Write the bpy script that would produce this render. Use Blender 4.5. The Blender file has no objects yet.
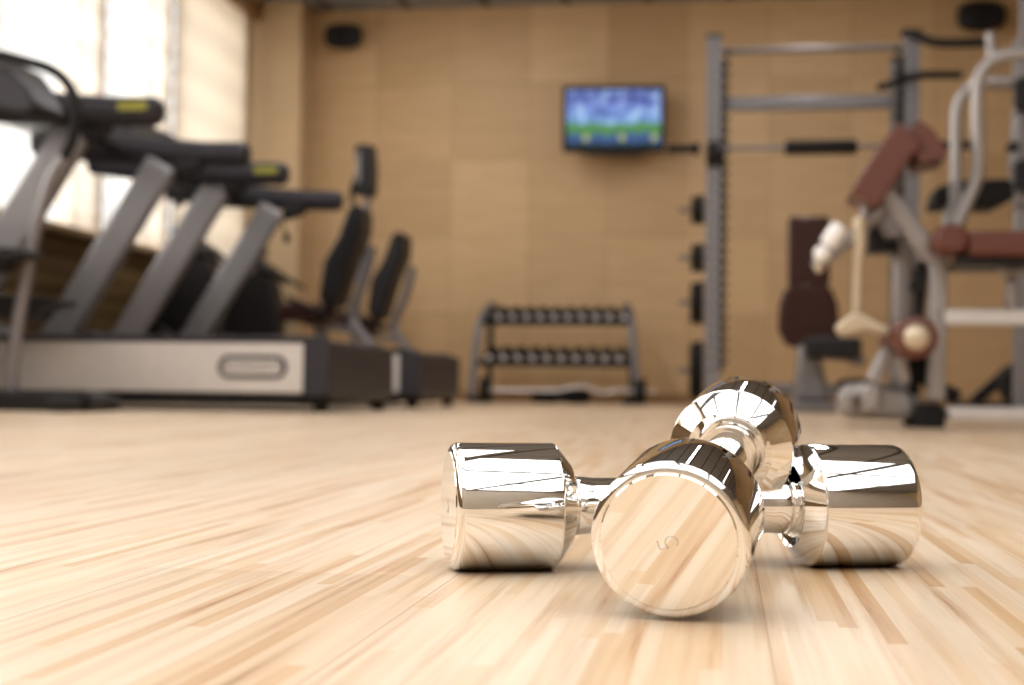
import bpy, bmesh, math, random
from mathutils import Vector, Matrix, Euler
random.seed(7)
PI = math.pi
C = bpy.context.scene.collection
S = bpy.context.scene

# ------------------------------------------------------------------ camera
F = 1422.0; CX, CY = 512.0, 342.5
YAW = math.atan(213.0/F); PITCH = math.atan(46.5/F); ROLL = math.radians(0.7); H = 0.0955
cd = bpy.data.cameras.new('camera'); cam = bpy.data.objects.new('camera', cd); C.objects.link(cam)
cd.sensor_width = 36.0; cd.lens = F*36.0/1024.0
cam.location = (0, 0, H)
CR = Matrix.Rotation(YAW, 3, 'Z') @ Matrix.Rotation(PI/2+PITCH, 3, 'X') @ Matrix.Rotation(ROLL, 3, 'Z')
cam.rotation_euler = CR.to_euler()
cd.clip_start = 0.02; cd.clip_end = 200
cd.dof.use_dof = True; cd.dof.focus_distance = 0.68; cd.dof.aperture_fstop = 8.6
S.camera = cam

# ------------------------------------------------------------------ light
w = bpy.data.worlds.new('World'); S.world = w; w.use_nodes = True
w.node_tree.nodes['Background'].inputs[0].default_value = (0.95, 0.97, 1.0, 1)
w.node_tree.nodes['Background'].inputs[1].default_value = 1.8
def area(name, loc, rot, sx, sy, power, col=(1, 1, 1)):
    l = bpy.data.lights.new(name, 'AREA'); l.shape = 'RECTANGLE'; l.size = sx; l.size_y = sy
    l.energy = power; l.color = col
    o = bpy.data.objects.new(name, l); C.objects.link(o); o.location = loc; o.rotation_euler = rot
    return o
LX, RX, BY, FY, CZ = -3.52, 5.4, 10.4, -3.4, 2.95      # left, right, back, rear walls, ceiling height
WINS = [(8.64, 9.92), (7.66, 8.50), (6.44, 7.52), (5.0, 6.2), (3.2, 4.5), (1.4, 2.7), (-0.4, 0.9), (-2.4, -1.1)]
area('daylight', (LX-0.9, 8.2, 1.9), (0, -PI/2, 0), 2.4, 3.4, 120, (1.0, 0.98, 0.96))
area('daylight', (LX-0.9, 3.9, 1.9), (0, -PI/2, 0), 2.4, 3.6, 200, (1.0, 0.98, 0.96))
area('daylight', (LX-0.9, -0.6, 1.9), (0, -PI/2, 0), 2.4, 3.6, 120, (1.0, 0.98, 0.96))
# ceiling lamps: (x, y, size x, size y, radiance)
LAMPS = [(-2.45+1.62*i, -2.5+1.55*j, 1.54, 1.47, 1.5) for i in range(4) for j in range(4) if not (j == 3 and i > 1)]
LAMPS += [(-1.9, 6.7, 0.14, 5.2, 42), (0.5, 6.7, 0.14, 5.2, 26), (2.9, 6.7, 0.14, 5.2, 4)]  # unseen strips, added to brighten the back of the room
for x, y, sx, sy, p in LAMPS:
    area('ceiling_lamp_light', (x, y, CZ-0.05), (0, 0, 0), sx-0.06, sy-0.06, p*PI*(sx-0.06)*(sy-0.06), (1.0, 0.97, 0.935))
S.view_settings.view_transform = 'Standard'; S.view_settings.look = 'None'
S.view_settings.gamma = 1.0; S.view_settings.use_curve_mapping = False
S.view_settings.exposure = 0.0
S.cycles.use_denoising = True
S.cycles.max_bounces = 10; S.cycles.transparent_max_bounces = 12
S.cycles.sample_clamp_indirect = 6.0; S.cycles.caustics_reflective = False

# ------------------------------------------------------------------ pixel helpers (photo point -> point in the room)
def ray(px, py): return CR @ Vector(((px-CX)/F, -(py-CY)/F, -1.0))
def P(px, py, Y):
    r = ray(px, py); t = Y/r.y
    return Vector((r.x*t, Y, H+r.z*t))
def DIST(px, Y): return P(px, 387, Y).length     # rough metres per F pixels
FW = Vector((-math.sin(YAW), math.cos(YAW), 0)); RT = Vector((math.cos(YAW), math.sin(YAW), 0))

# ------------------------------------------------------------------ materials
def nm(name):
    m = bpy.data.materials.new(name); m.use_nodes = True
    return m, m.node_tree.nodes, m.node_tree.links, m.node_tree.nodes['Principled BSDF']
def flat(name, col, rough=0.5, metal=0.0, var=0.06, scale=18.0, coat=0.0, bump=0.0):
    m, N, L, b = nm(name)
    tc = N.new('ShaderNodeTexCoord'); nz = N.new('ShaderNodeTexNoise'); nz.inputs['Scale'].default_value = scale
    nz.inputs['Detail'].default_value = 3
    L.new(tc.outputs['Object'], nz.inputs['Vector'])
    cr = N.new('ShaderNodeValToRGB')
    cr.color_ramp.elements[0].position = 0.3; cr.color_ramp.elements[1].position = 0.7
    cr.color_ramp.elements[0].color = tuple(c*(1-var) for c in col)+(1,)
    cr.color_ramp.elements[1].color = tuple(min(1, c*(1+var)) for c in col)+(1,)
    L.new(nz.outputs['Fac'], cr.inputs['Fac']); L.new(cr.outputs['Color'], b.inputs['Base Color'])
    b.inputs['Roughness'].default_value = rough; b.inputs['Metallic'].default_value = metal
    b.inputs['Coat Weight'].default_value = coat
    if max(col) < 0.05: b.inputs['Specular IOR Level'].default_value = 0.22
    if bump:
        bp = N.new('ShaderNodeBump'); bp.inputs['Strength'].default_value = bump; bp.inputs['Distance'].default_value = 0.002
        L.new(nz.outputs['Fac'], bp.inputs['Height']); L.new(bp.outputs['Normal'], b.inputs['Normal'])
    return m
chrome = flat('polished_chrome', (0.90, 0.895, 0.885), 0.028, 1.0, 0.01, 60)
engrave = flat('engraved_chrome', (0.52, 0.48, 0.44), 0.35, 1.0, 0.05)
silver = flat('satin_silver_paint', (0.23, 0.22, 0.232), 0.38, 0.5, 0.04)
lsilver = flat('bright_satin_metal', (0.74, 0.72, 0.72), 0.33, 0.5, 0.03)
bsilver = flat('bench_silver_paint', (0.36, 0.335, 0.33), 0.36, 0.45, 0.03)
dsilver = flat('grey_metal', (0.20, 0.185, 0.19), 0.42, 0.5, 0.05)
black = flat('black_plastic', (0.016, 0.015, 0.017), 0.42, 0, 0.1)
char = flat('charcoal_plastic', (0.036, 0.034, 0.042), 0.45, 0, 0.08)
rubber = flat('black_rubber', (0.011, 0.010, 0.010), 0.7, 0, 0.2, 40, 0, 0.3)
iron = flat('cast_iron', (0.014, 0.013, 0.013), 0.55, 0.2, 0.2, 40, 0, 0.2)
maroon = flat('maroon_vinyl', (0.125, 0.034, 0.020), 0.45, 0, 0.06, 30, 0.1, 0.1)
dmaroon = flat('oxblood_vinyl', (0.040, 0.012, 0.009), 0.45, 0, 0.08, 30, 0.1, 0.1)
reflm = flat('wood_reflection_metal', (0.66, 0.56, 0.42), 0.3, 0.45, 0.03)  # tan colour stands in for the wood room mirrored in polished metal
glintm = flat('white_glint', (0.97, 0.97, 0.97), 0.15, 0, 0.01, 10, 0.5)  # plain white stands in for light glinting on chrome grips
yellow = flat('yellow_sticker', (0.30, 0.285, 0.02), 0.5)
woodtrim = flat('wood_cornice', (0.34, 0.20, 0.09), 0.5, 0, 0.08, 6)
ceilm = None

def wood_floor():
    m, N, L, b = nm('strip_wood_floor')
    tc = N.new('ShaderNodeTexCoord'); sp = N.new('ShaderNodeSeparateXYZ'); L.new(tc.outputs['Object'], sp.inputs[0])
    def M(op, a, bb=None, cc=None):
        n = N.new('ShaderNodeMath'); n.operation = op
        for i, v in enumerate((a, bb, cc)):
            if v is None: continue
            if isinstance(v, (int, float)): n.inputs[i].default_value = v
            else: L.new(v, n.inputs[i])
        return n.outputs[0]
    def cell(wd, ln, seed):
        row = M('FLOOR', M('DIVIDE', sp.outputs['X'], wd))
        wn = N.new('ShaderNodeTexWhiteNoise'); wn.noise_dimensions = '2D'
        cb = N.new('ShaderNodeCombineXYZ'); L.new(row, cb.inputs[0]); cb.inputs[1].default_value = seed
        L.new(cb.outputs[0], wn.inputs['Vector'])
        v = M('ADD', M('DIVIDE', sp.outputs['Y'], ln), M('MULTIPLY', wn.outputs['Value'], 17.0))
        cl = M('FLOOR', v)
        cb2 = N.new('ShaderNodeCombineXYZ'); L.new(row, cb2.inputs[0]); L.new(cl, cb2.inputs[1]); cb2.inputs[2].default_value = seed
        w2 = N.new('ShaderNodeTexWhiteNoise'); w2.noise_dimensions = '3D'; L.new(cb2.outputs[0], w2.inputs['Vector'])
        return w2.outputs['Value']
    def ramp(fac, stops):
        r = N.new('ShaderNodeValToRGB'); e = r.color_ramp.elements
        e[0].position, e[0].color = stops[0][0], stops[0][1]+(1,)
        e[1].position, e[1].color = stops[-1][0], stops[-1][1]+(1,)
        for p, c in stops[1:-1]:
            k = e.new(p); k.color = c+(1,)
        L.new(fac, r.inputs['Fac']); return r.outputs['Color']
    def mix(a, bb, fac, mode='MULTIPLY'):
        x = N.new('ShaderNodeMix'); x.data_type = 'RGBA'; x.blend_type = mode
        if isinstance(fac, (int, float)): x.inputs[0].default_value = fac
        else: L.new(fac, x.inputs[0])
        L.new(a, x.inputs[6]); L.new(bb, x.inputs[7]); return x.outputs[2]
    base = ramp(cell(0.0078, 0.25, 1.0), [(0.0, (0.84, 0.69, 0.53)), (0.50, (0.82, 0.64, 0.46)), (0.80, (0.78, 0.57, 0.375)), (0.94, (0.71, 0.475, 0.27)), (1.0, (0.62, 0.38, 0.19))])
    board = ramp(cell(0.152, 1.3, 3.0), [(0.0, (0.86, 0.84, 0.80)), (1.0, (1.0, 1.0, 1.0))])
    col = mix(base, board, 1.0)
    # long grain
    mp = N.new('ShaderNodeMapping'); mp.inputs['Scale'].default_value = (150, 4.0, 1); L.new(tc.outputs['Object'], mp.inputs[0])
    g = N.new('ShaderNodeTexNoise'); g.inputs['Scale'].default_value = 1.0; g.inputs['Detail'].default_value = 5; g.inputs['Distortion'].default_value = 0.4
    L.new(mp.outputs[0], g.inputs['Vector'])
    col = mix(col, ramp(g.outputs['Fac'], [(0.30, (0.84, 0.78, 0.71)), (0.55, (1, 1, 1))]), 0.75)
    mp2 = N.new('ShaderNodeMapping'); mp2.inputs['Scale'].default_value = (75, 2.0, 1); L.new(tc.outputs['Object'], mp2.inputs[0])
    g2 = N.new('ShaderNodeTexNoise'); g2.inputs['Scale'].default_value = 1.0; g2.inputs['Detail'].default_value = 6; g2.inputs['Roughness'].default_value = 0.65
    L.new(mp2.outputs[0], g2.inputs['Vector'])
    col = mix(col, ramp(g2.outputs['Fac'], [(0.31, (0.48, 0.28, 0.13)), (0.38, (0.84, 0.72, 0.60)), (0.48, (1, 1, 1))]), 0.85)
    # hairline seams between boards
    fr = M('FRACT', M('DIVIDE', M('SUBTRACT', sp.outputs['X'], 0.017), 0.152))
    seam = M('LESS_THAN', fr, 0.006)
    dk = N.new('ShaderNodeRGB'); dk.outputs[0].default_value = (0.32, 0.19, 0.09, 1)
    col = mix(col, dk.outputs[0], M('MULTIPLY', seam, 0.6), 'MIX')
    L.new(col, b.inputs['Base Color'])
    b.inputs['Roughness'].default_value = 0.42
    b.inputs['Coat Weight'].default_value = 0.35; b.inputs['Coat Roughness'].default_value = 0.22
    return m
floorm = wood_floor()

def panel_wall(name, ox, oz, pitch_x=0.583, pitch_z=0.575, axis='X', base=(0.65, 0.45, 0.245)):
    m, N, L, b = nm(name)
    tc = N.new('ShaderNodeTexCoord'); sp = N.new('ShaderNodeSeparateXYZ'); L.new(tc.outputs['Object'], sp.inputs[0])
    def M(op, a, bb):
        n = N.new('ShaderNodeMath'); n.operation = op
        for i, v in enumerate((a, bb)):
            if isinstance(v, (int, float)): n.inputs[i].default_value = v
            else: L.new(v, n.inputs[i])
        return n.outputs[0]
    u = M('DIVIDE', M('SUBTRACT', sp.outputs[axis], ox), pitch_x); v = M('DIVIDE', M('SUBTRACT', sp.outputs['Z'], oz), pitch_z)
    cb = N.new('ShaderNodeCombineXYZ'); L.new(M('FLOOR', u, 0), cb.inputs[0]); L.new(M('FLOOR', v, 0), cb.inputs[1])
    wn = N.new('ShaderNodeTexWhiteNoise'); wn.noise_dimensions = '3D'; L.new(cb.outputs[0], wn.inputs['Vector'])
    r = N.new('ShaderNodeValToRGB'); L.new(wn.outputs['Value'], r.inputs['Fac'])
    r.color_ramp.elements[0].color = tuple(c*k for c, k in zip(base, (0.90, 0.87, 0.84)))+(1,)
    r.color_ramp.elements[1].color = tuple(min(1, c*k) for c, k in zip(base, (1.10, 1.11, 1.14)))+(1,)
    mp = N.new('ShaderNodeMapping'); mp.inputs['Scale'].default_value = (2.0, 2.0, 14.0); L.new(tc.outputs['Object'], mp.inputs[0])
    g = N.new('ShaderNodeTexNoise'); g.inputs['Scale'].default_value = 1.5; g.inputs['Detail'].default_value = 5; L.new(mp.outputs[0], g.inputs['Vector'])
    r2 = N.new('ShaderNodeValToRGB'); L.new(g.outputs['Fac'], r2.inputs['Fac'])
    r2.color_ramp.elements[0].position = 0.3; r2.color_ramp.elements[0].color = (0.90, 0.87, 0.83, 1)
    r2.color_ramp.elements[1].position = 0.7; r2.color_ramp.elements[1].color = (1, 1, 1, 1)
    mx = N.new('ShaderNodeMix'); mx.data_type = 'RGBA'; mx.blend_type = 'MULTIPLY'; mx.inputs[0].default_value = 1
    L.new(r.outputs[0], mx.inputs[6]); L.new(r2.outputs[0], mx.inputs[7])
    s1 = M('LESS_THAN', M('FRACT', u, 0), 0.018); s2 = M('LESS_THAN', M('FRACT', v, 0), 0.018)
    sm = M('MULTIPLY', M('MAXIMUM', s1, s2), 0.30)
    m2 = N.new('ShaderNodeMix'); m2.data_type = 'RGBA'; m2.blend_type = 'MIX'; L.new(sm, m2.inputs[0])
    L.new(mx.outputs[2], m2.inputs[6]); m2.inputs[7].default_value = (0.22, 0.13, 0.055, 1)
    L.new(m2.outputs[2], b.inputs['Base Color']); b.inputs['Roughness'].default_value = 0.5
    return m
wallm = panel_wall('square_wood_panels', -1.45, 0.07)
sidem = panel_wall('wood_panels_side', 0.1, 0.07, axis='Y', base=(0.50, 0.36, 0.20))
pierm = flat('pale_wood_pillar', (0.66, 0.50, 0.31), 0.5, 0, 0.04, 4)
pierl = flat('pale_wall_render', (0.74, 0.61, 0.45), 0.6, 0, 0.04, 3)
lowm = None
def plank_low():
    m, N, L, b = nm('dark_horizontal_boards')
    tc = N.new('ShaderNodeTexCoord'); wv = N.new('ShaderNodeTexWave'); wv.wave_type = 'BANDS'; wv.bands_direction = 'Z'
    wv.inputs['Scale'].default_value = 3.2; wv.inputs['Distortion'].default_value = 0.3; L.new(tc.outputs['Object'], wv.inputs['Vector'])
    r = N.new('ShaderNodeValToRGB'); L.new(wv.outputs['Fac'], r.inputs['Fac'])
    r.color_ramp.elements[0].color = (0.10, 0.062, 0.022, 1); r.color_ramp.elements[1].color = (0.17, 0.105, 0.04, 1)
    L.new(r.outputs[0], b.inputs['Base Color']); b.inputs['Roughness'].default_value = 0.55
    return m
lowm = plank_low()
def ceiling_mat():
    m, N, L, b = nm('ceiling_boards')
    tc = N.new('ShaderNodeTexCoord'); sp = N.new('ShaderNodeSeparateXYZ'); L.new(tc.outputs['Object'], sp.inputs[0])
    def M(op, a, bb):
        n = N.new('ShaderNodeMath'); n.operation = op
        for i, v in enumerate((a, bb)):
            if isinstance(v, (int, float)): n.inputs[i].default_value = v
            else: L.new(v, n.inputs[i])
        return n.outputs[0]
    s = M('MAXIMUM', M('LESS_THAN', M('FRACT', M('DIVIDE', sp.outputs['X'], 0.6), 0), 0.09), M('LESS_THAN', M('FRACT', M('DIVIDE', sp.outputs['Y'], 1.8), 0), 0.02))
    mx = N.new('ShaderNodeMix'); mx.data_type = 'RGBA'; L.new(s, mx.inputs[0])
    mx.inputs[6].default_value = (0.235, 0.245, 0.265, 1); mx.inputs[7].default_value = (0.02, 0.018, 0.016, 1)
    L.new(mx.outputs[2], b.inputs['Base Color']); b.inputs['Roughness'].default_value = 0.6
    return m
ceilm = ceiling_mat()
rearm = flat('taupe_plaster', (0.40, 0.35, 0.29), 0.7, 0, 0.05, 3)
def shade_mat(name='sheer_shade_fabric', a0=0.42, a1=0.6, col=(0.95, 0.90, 0.84)):
    m = bpy.data.materials.new(name); m.use_nodes = True; N, L = m.node_tree.nodes, m.node_tree.links; N.clear()
    out = N.new('ShaderNodeOutputMaterial'); tr = N.new('ShaderNodeBsdfTransparent'); tl = N.new('ShaderNodeBsdfTranslucent'); df = N.new('ShaderNodeBsdfDiffuse')
    tl.inputs[0].default_value = col+(1,); df.inputs[0].default_value = (0.86, 0.80, 0.72, 1); tr.inputs[0].default_value = (1, 0.97, 0.93, 1)
    tc = N.new('ShaderNodeTexCoord'); wv = N.new('ShaderNodeTexWave'); wv.bands_direction = 'Z'; wv.inputs['Scale'].default_value = 1.3; wv.inputs['Distortion'].default_value = 1.5
    L.new(tc.outputs['Object'], wv.inputs['Vector'])
    mr = N.new('ShaderNodeMapRange'); mr.inputs[3].default_value = a0; mr.inputs[4].default_value = a1; L.new(wv.outputs['Fac'], mr.inputs[0])
    w2 = N.new('ShaderNodeTexWave'); w2.bands_direction = 'Z'; w2.inputs['Scale'].default_value = 1.15; w2.inputs['Distortion'].default_value = 0.6; L.new(tc.outputs['Object'], w2.inputs['Vector'])
    cr = N.new('ShaderNodeValToRGB'); cr.color_ramp.elements[0].color = tuple(c*0.84 for c in col)+(1,); cr.color_ramp.elements[1].color = col+(1,); L.new(w2.outputs['Fac'], cr.inputs['Fac']); L.new(cr.outputs[0], tl.inputs[0])
    a = N.new('ShaderNodeMixShader'); a.inputs[0].default_value = 0.5; L.new(tl.outputs[0], a.inputs[1]); L.new(df.outputs[0], a.inputs[2])
    b = N.new('ShaderNodeMixShader'); L.new(mr.outputs[0], b.inputs[0]); L.new(tr.outputs[0], b.inputs[1]); L.new(a.outputs[0], b.inputs[2])
    L.new(b.outputs[0], out.inputs[0]); return m
shadem = shade_mat()
shade2m = shade_mat('woven_shade_fabric', 0.97, 0.995, (0.52, 0.425, 0.32))
def glass_mat():
    m = bpy.data.materials.new('window_glass'); m.use_nodes = True; N, L = m.node_tree.nodes, m.node_tree.links; N.clear()
    out = N.new('ShaderNodeOutputMaterial'); tr = N.new('ShaderNodeBsdfTransparent'); gl = N.new('ShaderNodeBsdfGlossy'); gl.inputs['Roughness'].default_value = 0.02
    tr.inputs[0].default_value = (0.97, 0.98, 0.98, 1)
    a = N.new('ShaderNodeMixShader'); a.inputs[0].default_value = 0.06; L.new(tr.outputs[0], a.inputs[1]); L.new(gl.outputs[0], a.inputs[2]); L.new(a.outputs[0], out.inputs[0])
    return m
glassm = glass_mat()
def emit(name, col, st):
    m = bpy.data.materials.new(name); m.use_nodes = True; N, L = m.node_tree.nodes, m.node_tree.links; N.clear()
    out = N.new('ShaderNodeOutputMaterial'); e = N.new('ShaderNodeEmission'); e.inputs[0].default_value = col+(1,); e.inputs[1].default_value = st
    L.new(e.outputs[0], out.inputs[0]); return m
lampm = emit('lamp_diffuser', (1.0, 0.97, 0.935), 1.5)
def screen_mat(w_, h_):
    m = bpy.data.materials.new('television_picture'); m.use_nodes = True; N, L = m.node_tree.nodes, m.node_tree.links; N.clear()
    out = N.new('ShaderNodeOutputMaterial'); e = N.new('ShaderNodeEmission'); e.inputs[1].default_value = 1.05
    tc = N.new('ShaderNodeTexCoord'); sp = N.new('ShaderNodeSeparateXYZ'); L.new(tc.outputs['Object'], sp.inputs[0])
    nz = N.new('ShaderNodeTexNoise'); nz.inputs['Scale'].default_value = 11; nz.inputs['Detail'].default_value = 3; L.new(tc.outputs['Object'], nz.inputs['Vector'])
    top = N.new('ShaderNodeValToRGB'); L.new(nz.outputs['Fac'], top.inputs['Fac'])
    el = top.color_ramp.elements; el[0].position = 0.36; el[0].color = (0.05, 0.06, 0.24, 1); el[1].position = 0.66; el[1].color = (0.46, 0.66, 0.90, 1)
    k = el.new(0.5); k.color = (0.17, 0.25, 0.62, 1)
    ad = N.new('ShaderNodeMath'); ad.operation = 'MULTIPLY_ADD'; L.new(nz.outputs['Fac'], ad.inputs[0]); ad.inputs[1].default_value = 0.10; L.new(sp.outputs['Z'], ad.inputs[2])
    mr = N.new('ShaderNodeMapRange'); mr.inputs[1].default_value = -h_/2; mr.inputs[2].default_value = h_/2; L.new(ad.outputs[0], mr.inputs[0])
    band = N.new('ShaderNodeValToRGB'); L.new(mr.outputs[0], band.inputs['Fac'])
    be = band.color_ramp.elements; band.color_ramp.interpolation = 'EASE'
    be[0].position = 0.0; be[0].color = (0.01, 0.04, 0.03, 1); be[1].position = 1.0; be[1].color = (0.10, 0.08, 0.22, 1)
    for p, c in ((0.14, (0.02, 0.06, 0.05)), (0.22, (0.06, 0.10, 0.25)), (0.32, (0.07, 0.13, 0.27)), (0.37, (0.10, 0.26, 0.09)), (0.52, (0.11, 0.28, 0.10)), (0.58, (0.25, 0.5, 0.8)), (0.85, (0.20, 0.27, 0.65))):
        q = be.new(p); q.color = c+(1,)
    gt = N.new('ShaderNodeMapRange'); gt.inputs[1].default_value = 0.52; gt.inputs[2].default_value = 0.60; L.new(mr.outputs[0], gt.inputs[0])
    mx = N.new('ShaderNodeMix'); mx.data_type = 'RGBA'; ml = N.new('ShaderNodeMath'); ml.operation = 'MULTIPLY'; ml.inputs[1].default_value = 0.75
    L.new(gt.outputs[0], ml.inputs[0]); L.new(ml.outputs[0], mx.inputs[0]); L.new(band.outputs[0], mx.inputs[6]); L.new(top.outputs[0], mx.inputs[7])
    L.new(mx.outputs[2], e.inputs[0]); L.new(e.outputs[0], out.inputs[0]); return m

# ------------------------------------------------------------------ mesh helpers
def ob(name, bm, mat, parent=None, smooth=True, bevel=0.0, seg=2):
    me = bpy.data.meshes.new(name); bmesh.ops.recalc_face_normals(bm, faces=bm.faces[:]); bm.to_mesh(me); bm.free()
    me.materials.append(mat)
    if smooth:
        me.polygons.foreach_set('use_smooth', [True]*len(me.polygons))
        try: me.set_sharp_from_angle(angle=math.radians(38))
        except Exception: pass
    o = bpy.data.objects.new(name, me); C.objects.link(o)
    if parent:
        o.parent = parent; o.matrix_parent_inverse = Matrix.Translation(-parent.location) if not parent.parent and parent.get('abs') else Matrix()
    if bevel:
        md = o.modifiers.new('bevel', 'BEVEL'); md.width = bevel; md.segments = seg; md.limit_method = 'ANGLE'; md.angle_limit = math.radians(40)
        md.harden_normals = False
    return o
def B(): return bmesh.new()
def box(bm, a, b, rot=None, ctr=None):
    a, b = Vector(a), Vector(b)
    r = bmesh.ops.create_cube(bm, size=1.0)
    c = (a+b)/2; s = b-a
    for v in r['verts']:
        p = Vector((v.co.x*s.x, v.co.y*s.y, v.co.z*s.z))
        if rot is not None: p = rot @ p
        v.co = p+c
    return r['verts']
def obox(bm, p, q, w_, d_, up=Vector((0, 1, 0))):
    """a bar of rectangular section from p to q: w_ across in the X-Z plane, d_ along up"""
    p, q = Vector(p), Vector(q); z = (q-p).normalized(); y = (up - z*up.dot(z)).normalized(); x = y.cross(z)
    vs = []
    for e in (p, q):
        for sx, sy in ((-1, -1), (1, -1), (1, 1), (-1, 1)):
            vs.append(bm.verts.new(e+x*sx*w_/2+y*sy*d_/2))
    for f in ((0, 3, 2, 1), (4, 5, 6, 7), (0, 1, 5, 4), (1, 2, 6, 5), (2, 3, 7, 6), (3, 0, 4, 7)): bm.faces.new([vs[i] for i in f])
def smoothpath(pts, n=6):
    pts = [Vector(p) for p in pts]; out = []
    for i in range(len(pts)-1):
        p0 = pts[max(i-1, 0)]; p1 = pts[i]; p2 = pts[i+1]; p3 = pts[min(i+2, len(pts)-1)]
        for k in range(n):
            t = k/n
            out.append(0.5*((2*p1)+(-p0+p2)*t+(2*p0-5*p1+4*p2-p3)*t*t+(-p0+3*p1-3*p2+p3)*t**3))
    out.append(pts[-1]); return out
def tube(bm, pts, r, n=16, sm=0, cap=True, flat_=1.0):
    pts = smoothpath(pts, sm) if sm else [Vector(p) for p in pts]
    rs = r if isinstance(r, (list, tuple)) else [r]*len(pts)
    if len(rs) != len(pts):
        rs = [rs[0]+(rs[-1]-rs[0])*i/(len(pts)-1) for i in range(len(pts))]
    rings = []; ref = None
    for i, p in enumerate(pts):
        t = (pts[min(i+1, len(pts)-1)]-pts[max(i-1, 0)]).normalized()
        if ref is None: ref = Vector((0, 1, 0)) if abs(t.y) < 0.9 else Vector((1, 0, 0))
        u = (ref - t*ref.dot(t)).normalized(); v = t.cross(u); ref = u
        rings.append([bm.verts.new(p+(u*math.cos(2*PI*k/n)*flat_+v*math.sin(2*PI*k/n))*rs[i]) for k in range(n)])
    for a, b in zip(rings, rings[1:]):
        for k in range(n): bm.faces.new((a[k], a[(k+1) % n], b[(k+1) % n], b[k]))
    if cap: bm.faces.new(rings[0][::-1]); bm.faces.new(rings[-1])
def lathe(bm, prof, p, ax, n=32):
    """prof: (distance along ax, radius)"""
    p, ax = Vector(p), Vector(ax).normalized(); u = ax.orthogonal().normalized(); v = ax.cross(u); rings = []
    for s, r in prof:
        if r < 1e-6: rings.append([bm.verts.new(p+ax*s)])
        else: rings.append([bm.verts.new(p+ax*s+(u*math.cos(2*PI*k/n)+v*math.sin(2*PI*k/n))*r) for k in range(n)])
    for a, b in zip(rings, rings[1:]):
        for k in range(n):
            k2 = (k+1) % n
            if len(a) == 1 and len(b) == 1: continue
            if len(a) == 1: bm.faces.new((a[0], b[k2], b[k]))
            elif len(b) == 1: bm.faces.new((a[k], a[k2], b[0]))
            else: bm.faces.new((a[k], a[k2], b[k2], b[k]))
def cyl(bm, p, q, r, n=24, ch=0.0):
    p, q = Vector(p), Vector(q); l = (q-p).length
    if ch: prof = [(0, 0), (0, r-ch), (ch*0.3, r-ch*0.3), (ch, r), (l-ch, r), (l-ch*0.3, r-ch*0.3), (l, r-ch), (l, 0)]
    else: prof = [(0, 0), (0, r), (l, r), (l, 0)]
    lathe(bm, prof, p, q-p, n)
def prism(bm, pts, y0, y1):
    """outline of (x, z) points, extruded from y0 to y1"""
    a = [bm.verts.new((x, y0, z)) for x, z in pts]; b = [bm.verts.new((x, y1, z)) for x, z in pts]; n = len(pts)
    bm.faces.new(a); bm.faces.new(b[::-1])
    for k in range(n): bm.faces.new((a[k], b[k], b[(k+1) % n], a[(k+1) % n]))
def rrect(x0, z0, x1, z1, r, n=5):
    out = []
    for cx, cz, a0 in ((x1-r, z1-r, 0), (x0+r, z1-r, 90), (x0+r, z0+r, 180), (x1-r, z0+r, 270)):
        for k in range(n+1):
            a = math.radians(a0+90*k/n); out.append((cx+r*math.cos(a), cz+r*math.sin(a)))
    return out
def tag(o, label=None, cat=None, group=None, kind=None):
    if label: o['label'] = label
    if cat: o['category'] = cat
    if group: o['group'] = group
    if kind: o['kind'] = kind
    return o
def thing(name, label, cat, loc=(0, 0, 0), rz=0, group=None):
    o = bpy.data.objects.new(name, None); C.objects.link(o); o.empty_display_size = 0.05
    o.location = loc; o.rotation_euler = (0, 0, rz); return tag(o, label, cat, group)
def struct(name, bm, mat, parent=None, **k):
    o = ob(name, bm, mat, parent, smooth=False, **k)
    if parent is None: o['kind'] = 'structure'
    return o
def children(o): return [c for c in bpy.data.objects if c.parent == o]
def copy_tree(o, parent=None):
    c = o.copy(); C.objects.link(c)
    if parent: c.parent = parent
    for ch in children(o): copy_tree(ch, c)
    return c

# ------------------------------------------------------------------ room
bm = B(); box(bm, (LX-0.3, FY-0.2, -0.06), (RX+0.2, BY+0.2, 0.0)); struct('floor', bm, floorm)
bm = B(); box(bm, (LX-0.3, FY-0.2, CZ), (RX+0.2, BY+0.2, CZ+0.1)); struct('ceiling', bm, ceilm)
bm = B(); box(bm, (LX, BY, 0), (RX, BY+0.15, CZ)); struct('wall_back', bm, wallm)
bm = B(); box(bm, (RX, FY, 0), (RX+0.15, BY, CZ)); struct('wall_right', bm, sidem)
bm = B(); box(bm, (LX, FY-0.15, 0), (RX, FY, CZ)); struct('wall_rear', bm, rearm)
SZ, TZ = 0.93, CZ-0.14          # sill and window-head heights
bm = B(); box(bm, (LX-0.22, FY, 0), (LX, BY, SZ)); struct('wall_left', bm, lowm)
bm = B()
edges = sorted([y for w_ in WINS for y in w_]); edges = [FY]+edges+[BY]
for i in range(0, len(edges), 2): box(bm, (LX-0.22, edges[i], SZ), (LX, edges[i+1], TZ))
box(bm, (LX-0.22, FY, TZ), (LX, BY, CZ)); struct('wall_left_piers', bm, pierl)
bm = B(); box(bm, (LX, FY, TZ), (LX+0.10, BY-0.302, CZ)); struct('trim_1', bm, woodtrim)     # curtain cornice
bm = B(); box(bm, (LX-0.02, FY, SZ-0.03), (LX+0.09, BY-0.302, SZ), ); struct('trim_2', bm, pierm)
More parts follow.
